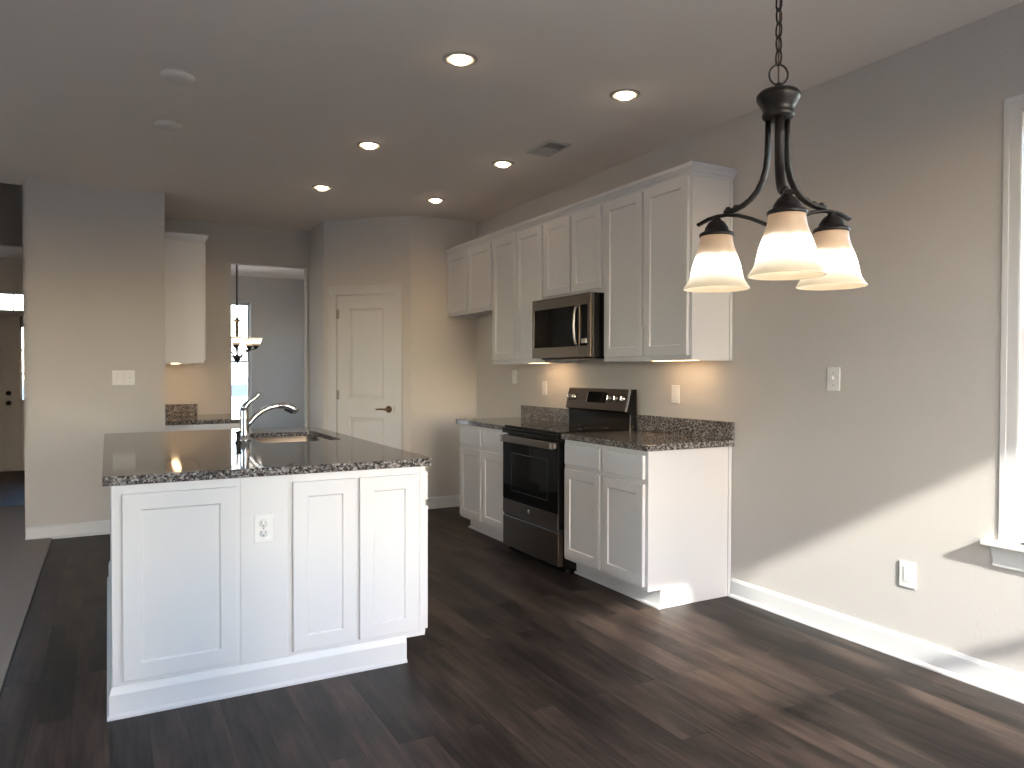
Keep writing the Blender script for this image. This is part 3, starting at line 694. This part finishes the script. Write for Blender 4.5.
# ------------------------------------------------------------------ nook cabinets behind the stub wall
def nook():
    x0 = .427; y0, y1 = 6.874, 7.796; T0 = .885
    t = thing('base_cabinet', (.7, 7.3, 0), 'white base cabinet in the lit nook behind the stub wall', 'cabinet')
    m = MB(); m.prism([(x0, 0), (x0 + .53, 0), (x0 + .53, .105), (x0 + .61, .105), (x0 + .61, T0 - .038), (x0, T0 - .038)], y0, y1, 'xzy'); m.build('cabinet_body', 'cabinet', t, bev=.001)
    for i in range(2):
        a = y0 + .02 + i * .452; e = a + .43
        for nm, z0, z1, flat in (('door', .128, .66, False), ('drawer', .69, .82, True)):
            q = MB(); q.T = frame((x0 + .61, a, z0), (0, 1, 0), (1, 0, 0))
            if flat: q.box(0, e - a, 0, z1 - z0, 0, .02)
            else: q.panel(e - a, z1 - z0, .02)
            q.build(nm, 'cabinet', t, bev=.002)
    c = thing('countertop', (.75, 7.3, T0), 'short granite countertop with backsplash in the nook behind the stub wall', 'countertop')
    m = MB(); m.box(x0, x0 + .648, y0 - .0, y1, T0 - .0375, T0); m.build('countertop_slab', 'granite', c, bev=.003)
    m = MB(); m.box(x0, x0 + .022, y0 + .003, y1, T0, T0 + .102); m.build('backsplash', 'granite_honed', c, bev=.002)
    m = MB(); m.box(x0 + .022, x0 + .34, y1 - .022, y1, T0, T0 + .102); m.build('backsplash', 'granite_honed', c, bev=.002)
    u = thing('wall_cabinet', (.58, 7.3, UB), 'white wall cabinet hanging beside the stub wall, seen from its side', 'cabinet')
    m = MB(); m.box(x0, x0 + .305, y0, y1, UB + .02, UT); m.box(x0 + .285, x0 + .305, y0, y1, UB, UB + .02); m.box(x0, x0 + .285, y0, y0 + .016, UB, UB + .02); m.box(x0, x0 + .285, y1 - .016, y1, UB, UB + .02); m.build('cabinet_body', 'cabinet', u, bev=.001)
    for i in range(2):
        a = y0 + .02 + i * .452
        q = MB(); q.T = frame((x0 + .305, a, UB + .03), (0, 1, 0), (1, 0, 0)); q.panel(.43, UT - UB - .058, .02); q.build('door', 'cabinet', u, bev=.002)
    q = MB(); q.sweep(CROWN, [(x0, y0), (x0 + .305, y0), (x0 + .305, y1)][::1]); q.build('crown_molding', 'cabinet', u)
    light_bar(x0 + .12, 7.36, UB + .02, .50, 'glowing light bar under the wall cabinet beside the stub wall')
nook()

# ------------------------------------------------------------------ switches and outlets
def wall_plate(name, T, w_, h_, kind, label, cat, n=1, group=None):
    """T at the plate centre: x along wall, y up, z out of the wall"""
    t = thing(name, T.translation, label, cat, group)
    m = MB(); m.T = T
    m.prism([(-w_ / 2, -h_ / 2), (w_ / 2, -h_ / 2), (w_ / 2, h_ / 2), (-w_ / 2, h_ / 2)], 0, .006); m.build('cover_plate', 'plate', t, bev=.003)
    for i in range(n):
        cx = (i - (n - 1) / 2) * .046
        if kind == 'switch':
            q = MB(); q.T = T; q.box(cx - .006, cx + .006, -.013, .013, .006, .0075); q.build('switch_bezel', 'plate', t)
            q = MB(); q.T = T @ Matrix.Translation((cx, .002, .006)) @ Matrix.Rotation(-.5, 4, 'X'); q.box(-.0042, .0042, -.005, .005, 0, .014); q.build('toggle', 'plate', t, bev=.001)
        elif kind == 'decora':
            q = MB(); q.T = T; q.box(cx - .0165, cx + .0165, -.033, .033, .006, .0078); rc = q.build('receptacle', 'plate', t, bev=.001)
            for dy in (-.018, .018):
                q = MB(); q.T = T
                q.box(-.0072, -.0058, dy - .001, dy + .006, .0078, .008); q.box(.0058, .0072, dy - .001, dy + .006, .0078, .008); q.lathe([(.0022, .0078), (.0022, .008), (0, .008)], (0, dy - .008, 0), 10, (0, 0, 1))
                q.build('outlet_slots', 'slot_grey', rc)
        else:
            for dy in (-.02, .02):
                q = MB(); q.T = T @ Matrix.Translation((cx, dy, 0))
                q.lathe([(.0165, .006), (.0165, .0085), (0, .0085)], (0, 0, 0), 20, (0, 0, 1)); rc = q.build('receptacle', 'plate', t)
                q = MB(); q.T = T @ Matrix.Translation((cx, dy, 0))
                q.box(-.0075, -.0055, -.001, .008, .0085, .0088); q.box(.0055, .0075, -.001, .008, .0085, .0088); q.lathe([(.0026, .0085), (.0026, .0088), (0, .0088)], (0, -.0075, 0), 10, (0, 0, 1)); q.build('outlet_slots', 'slot', rc)
        for sy in ((-.03, .03) if kind == 'switch' else (0,)):
            q = MB(); q.T = T; q.lathe([(.003, .006), (.003, .0072), (0, .0076)], (cx, sy, 0), 10, (0, 0, 1)); q.build('screw', 'hinge', t)
RN = ((0, -1, 0), (-1, 0, 0))
wall_plate('light_switch', frame((WX, 2.47, 1.272), *RN), .074, .118, 'switch', 'white toggle switch plate on the bare wall right of the cabinets', 'light switch')
wall_plate('wall_outlet', frame((WX, 2.071, .387), *RN), .08, .118, 'decora', 'white outlet low on the sunlit right wall above the baseboard', 'outlet')
wall_plate('wall_outlet', frame((WX, 3.64, 1.163), *RN), .074, .118, 'decora', 'white outlet under the right light bar, right of the range', 'outlet')
wall_plate('wall_outlet', frame((WX, 5.255, 1.172), *RN), .074, .118, 'decora', 'white outlet under the left light bar, left of the range', 'outlet')
wall_plate('light_switch', frame((WX, 5.77, 1.26), *RN), .074, .118, 'switch', 'white switch plate on the wall of the empty fridge bay', 'light switch')
wall_plate('light_switch', frame((.115, 6.75, 1.252), (1, 0, 0), (0, -1, 0)), .164, .118, 'switch', 'white triple switch plate on the grey stub wall', 'light switch', n=3)
wall_plate('wall_outlet', frame((.555, IY0 - .003, .664), (1, 0, 0), (0, -1, 0)), .072, .117, 'outlet', 'white outlet in the end of the island between its panels', 'outlet')

# ------------------------------------------------------------------ ceiling fittings
def downlight(x, y, label):
    t = thing('recessed_downlight', (x, y, H), label, 'ceiling light', 'recessed ceiling downlights')
    m = MB(); m.lathe([(.046, 0), (.080, 0), (.078, -.005), (.066, -.007), (.046, -.003)], (x, y, H), 36, loop=True); m.build('trim_ring', 'ceiling_ring', t)
    m = MB(); m.lathe([(.046, -.002), (.043, -.010), (.034, -.018), (.018, -.023), (0, -.025)], (x, y, H), 30); m.build('lens', 'lens', t)
MAT['ceiling_ring'] = simple('downlight_trim_enamel', (.52, .47, .42), .45)
for x, y, l in ((1.46, 3.18, 'recessed ceiling downlight nearest the camera, above the front of the island'),
                (2.408, 3.164, 'recessed ceiling downlight nearest the chandelier, above the near wall cabinet'),
                (1.494, 4.66, 'recessed ceiling downlight in the middle of the left row of three'),
                (2.451, 4.62, 'recessed ceiling downlight just beyond the air vent, middle of the right row'),
                (1.509, 5.91, 'farthest left recessed downlight, above the passage to the dining room'),
                (2.466, 5.87, 'farthest right recessed downlight, above the pantry door corner')): downlight(x, y, l)
downlight(-1.5, 11.0, 'recessed downlight over the entry door at the end of the hall')
for x, y, l in ((.316, 4.03, 'nearer of two round white ceiling cover plates over the island'), (.326, 4.84, 'farther of two round white ceiling cover plates over the island')):
    m = MB(); m.lathe([(.078, 0), (.078, -.012), (.070, -.022), (.04, -.026), (0, -.027)], (x, y, H), 36)
    tag(m.build('ceiling_cover_plate', 'cover', loc=(x, y, H)), l, 'ceiling plate', 'round ceiling cover plates')
def vent():
    x0, x1, y0, y1 = 2.455, 2.635, 4.015, 4.305
    t = thing('ceiling_vent', ((x0 + x1) / 2, (y0 + y1) / 2, H), 'rectangular louvred air vent in the ceiling near the wall cabinets', 'vent')
    m = MB(); m.box(x0, x0 + .022, y0, y1, H - .008, H); m.box(x1 - .022, x1, y0, y1, H - .008, H); m.box(x0 + .022, x1 - .022, y0, y0 + .022, H - .008, H); m.box(x0 + .022, x1 - .022, y1 - .022, y1, H - .008, H)
    ym = (y0 + y1) / 2 - .02; m.box(x0 + .022, x1 - .022, ym - .006, ym + .006, H - .006, H); m.build('vent_frame', 'vent', t)
    m = MB(); m.box(x0 + .02, x1 - .02, y0 + .02, y1 - .02, H - .0015, H - .0005); m.build('vent_duct', 'vent_dark', t)
    for half, (a, b, ang) in enumerate(((y0 + .022, ym - .006, 1.0), (ym + .006, y1 - .022, -.55))):
        k = 8
        for i in range(k):
            yy = a + (i + .5) * (b - a) / k
            s = MB(); s.T = Matrix.Translation(((x0 + x1) / 2, yy, H - .005)) @ Matrix.Rotation(ang, 4, 'X'); s.box(-.068, .068, -.0065, .0065, -.0006, .0006); s.build('slat', 'vent', t)
vent()

# ------------------------------------------------------------------ chandelier over the dinette
def shade_profile(inner=.004):
    out = [(.036, 0), (.0415, -.004), (.043, -.018), (.046, -.032), (.051, -.046), (.057, -.062), (.063, -.080), (.067, -.098), (.0695, -.110), (.073, -.1215), (.0785, -.131), (.084, -.139), (.0865, -.143), (.0865, -.1455)]
    return out + [(r - inner, h) for r, h in out[::-1]]
MAT['shade'] = shade_glass('frosted_bell_glass', (-.1455, 0), 1.0)
def chain(m, x, y, z0, z1):
    k = max(1, round((z1 - z0) / .034)); st = (z1 - z0) / k
    for i in range(k):
        c = Vector((x, y, z0 + (i + .5) * st)); d = Vector((1, 0, 0)) if i % 2 else Vector((0, 1, 0))
        pts = []
        for j in range(14):
            a = 2 * PI * j / 14; pts.append(c + d * .0088 * math.cos(a) + Vector((0, 0, 1)) * (.0205 * math.sin(a)))
        m.tube(pts, .0025, 6, closed=True)
def chandelier():
    cx, cy = 1.4945, 1.3295
    t = thing('chandelier', (cx, cy, H), 'dark bronze three-light chandelier with lit bell shades hanging at right', 'chandelier')
    m = MB(); m.lathe([(.065, 0), (.065, -.008), (.055, -.022), (.02, -.03), (.008, -.04), (0, -.04)], (cx, cy, H), 30); m.build('canopy', 'bronze', t)
    m = MB(); chain(m, cx, cy, 2.082, H - .036); m.build('chain', 'bronze', t)
    m = MB(); m.tube([(cx + .003, cy, H - .03), (cx - .003, cy + .003, 2.5), (cx + .004, cy - .002, 2.3), (cx, cy, 2.1), (cx, cy, 2.02)], .0022, 6); m.build('cord', 'cordmat', t)
    m = MB(); r_ = Vector((RT.x, RT.y, 0)).normalized()
    m.tube([Vector((cx, cy, 2.056)) + r_ * .0235 * math.cos(a) + Vector((0, 0, .0255 * math.sin(a))) for a in [2 * PI * i / 28 for i in range(28)]], .0025, 8, closed=True); m.build('hanging_ring', 'bronze', t)
    m = MB(); m.lathe([(0, 2.036), (.008, 2.034), (.011, 2.026), (.010, 2.018), (.022, 2.014), (.047, 2.012), (.0535, 2.004), (.053, 1.994), (.047, 1.984), (.040, 1.972), (.037, 1.962), (.0395, 1.957), (.0395, 1.950), (.034, 1.944), (.010, 1.942), (0, 1.942)], (cx, cy, 0), 36); m.build('hub', 'bronze', t)
    F = Vector((FW.x, FW.y, 0)).normalized()
    for a in (-12.5, 107.5, 227.5):
        a = math.radians(a); d = -math.cos(a) * F + math.sin(a) * r_; tg = Vector((-d.y, d.x, 0)); c0 = Vector((cx, cy, 0))
        def at(r, z): return c0 + d * r + Vector((0, 0, z))
        arm = MB()
        P = [(.026, 1.945), (.026, 1.90), (.027, 1.86), (.031, 1.825), (.040, 1.795), (.054, 1.770), (.072, 1.752), (.092, 1.740), (.112, 1.733), (.135, 1.7285), (.142, 1.730)]
        arm.tube([at(*p) for p in P], 0, 10, flat=(.0115, .007), side=tg); ao = arm.build('arm', 'bronze', t)
        bar = MB()
        Q = [(.004, 1.668), (.035, 1.685), (.07, 1.703), (.105, 1.716), (.137, 1.722), (.165, 1.722), (.19, 1.718), (.222, 1.706)]
        bar.tube([at(*p) for p in Q], 0, 10, flat=(.0095, .005), side=tg); bar.build('scroll_bar', 'bronze', ao)
        kn = MB(); kn.sphere(at(.134, 1.735), .0085, 12); kn.tube([at(.119, 1.738), at(.112, 1.742), at(.106, 1.739)], .004, 6); kn.build('knot', 'bronze', ao)
        sc_ = at(.167, 0)
        so = MB(); so.lathe([(0, 1.722), (.009, 1.720), (.012, 1.712), (.021, 1.706), (.027, 1.697), (.031, 1.690), (.032, 1.683), (.044, 1.677), (.046, 1.671), (.044, 1.668), (0, 1.668)], (sc_.x, sc_.y, 0), 30); so.build('shade_holder', 'bronze', t)
        sh = MB(); sh.lathe(shade_profile(), (0, 0, 0), 40, loop=True)
        so_ = sh.build('lamp_shade', 'shade', t, loc=(0, 0, 0)); so_.location = Vector((sc_.x - cx, sc_.y - cy, 1.672 - H))
        bl = MB(); bl.lathe([(.012, -.03), (.014, -.045), (.024, -.065), (.028, -.085), (.023, -.104), (.010, -.113), (0, -.114)], (0, 0, 0), 20); b_ = bl.build('light_bulb', 'bulb', t, loc=(0, 0, 0)); b_.location = so_.location
    m = MB(); m.lathe([(0, 1.685), (.014, 1.681), (.018, 1.672), (.014, 1.662), (.006, 1.655), (.009, 1.648), (.005, 1.640), (0, 1.637)], (cx, cy, 0), 20); m.build('finial', 'bronze', t)
MAT['cordmat'] = simple('brown_cord', (.10, .05, .04), .6)
chandelier()

# ------------------------------------------------------------------ dining-room chandelier seen through the opening
MAT['shade_up'] = shade_glass('frosted_bowl_glass', (.10, -.02), 1.1)
def dining_chandelier():
    cx, cy = 1.43, 9.8
    t = thing('chandelier', (cx, cy, H), 'dark bronze chandelier with lit upward shades in the far dining room', 'chandelier')
    m = MB(); m.lathe([(.065, 0), (.065, -.01), (.02, -.03), (0, -.03)], (cx, cy, H), 24); m.build('canopy', 'bronze', t)
    m = MB(); m.tube([(cx, cy, H - .02), (cx, cy, 1.97)], .011, 8); m.build('stem', 'bronze', t)
    m = MB(); m.lathe([(0, 2.0), (.012, 1.99), (.02, 1.965), (.045, 1.955), (.045, 1.94), (.028, 1.93), (.02, 1.90), (.018, 1.75), (.02, 1.62), (.014, 1.60), (.012, 1.52), (.035, 1.50), (.045, 1.47), (.03, 1.44), (.012, 1.42), (0, 1.39)], (cx, cy, 0), 20); m.build('column', 'bronze', t)
    r_ = Vector((RT.x, RT.y, 0)).normalized(); F = Vector((FW.x, FW.y, 0)).normalized()
    for k in range(5):
        a = math.radians(90 + 72 * k); d = -math.cos(a) * F + math.sin(a) * r_
        def at(r, z): return Vector((cx, cy, z)) + d * r
        arm = MB(); arm.tube([at(.02, 1.47), at(.07, 1.50), at(.12, 1.555), at(.17, 1.575), at(.21, 1.585), at(.235, 1.60)], .009, 8); arm.build('arm', 'bronze', t)
        s0 = at(.235, 1.60)
        h = MB(); h.lathe([(0, -.02), (.012, -.015), (.03, .01), (.042, .03), (.03, .034), (0, .034)], s0, 20); h.build('shade_holder', 'bronze', t)
        sh = MB(); out = [(.035, 0), (.046, .01), (.056, .03), (.064, .055), (.075, .08), (.088, .10)]
        sh.lathe(out + [(r - .004, z) for r, z in out[::-1]], (0, 0, 0), 24, loop=True); o = sh.build('lamp_shade', 'shade_up', t, loc=(0, 0, 0)); o.location = s0 + Vector((0, 0, .03)) - Vector((cx, cy, H))
        b = MB(); b.sphere((0, 0, .05), .022, 12, 1.3); o2 = b.build('light_bulb', 'bulb_up', t, loc=(0, 0, 0)); o2.location = o.location
dining_chandelier()

# ------------------------------------------------------------------ outside
m = MB(); m.box(-120, 120, -120, 160, -.35, -.2); struct(m.build('ground', 'ground'))
m = MB(); m.box(-120, 120, 48, 92, -.2, -.18); struct(m.build('road', 'asphalt'))
def house():
    hx, hy = 16, 104
    t = thing('house', (hx, hy, -.2), 'pale house across the street seen through the dining room window', 'house')
    m = MB(); m.prism([(hx - 8, -.2), (hx + 8, -.2), (hx + 8, 2.7), (hx, 5.2), (hx - 8, 2.7)], hy - 5, hy + 5, 'xzy'); m.build('house_wall', 'siding', t)
    m = MB(); m.prism([(hx - 8.6, 2.55), (hx, 5.25), (hx + 8.6, 2.55), (hx + 8.6, 2.8), (hx, 5.5), (hx - 8.6, 2.8)], hy - 5.4, hy + 5.4, 'xzy'); m.build('roof', 'roof', t)
    for q in (-5, 3): 
        m = MB(); m.box(hx + q, hx + q + 1.2, hy - 5.06, hy - 4.98, .8, 2.1); m.build('house_window', 'black_glass', t)
house()
boxes('sun_blocker', 'siding', [(-8.4, -4.2, -25, -20, -.2, 14.4), (-8.6, -4.1, -25.2, -19.9, 14.4, 14.7)])  # unseen block added to keep direct sun out of the patio door
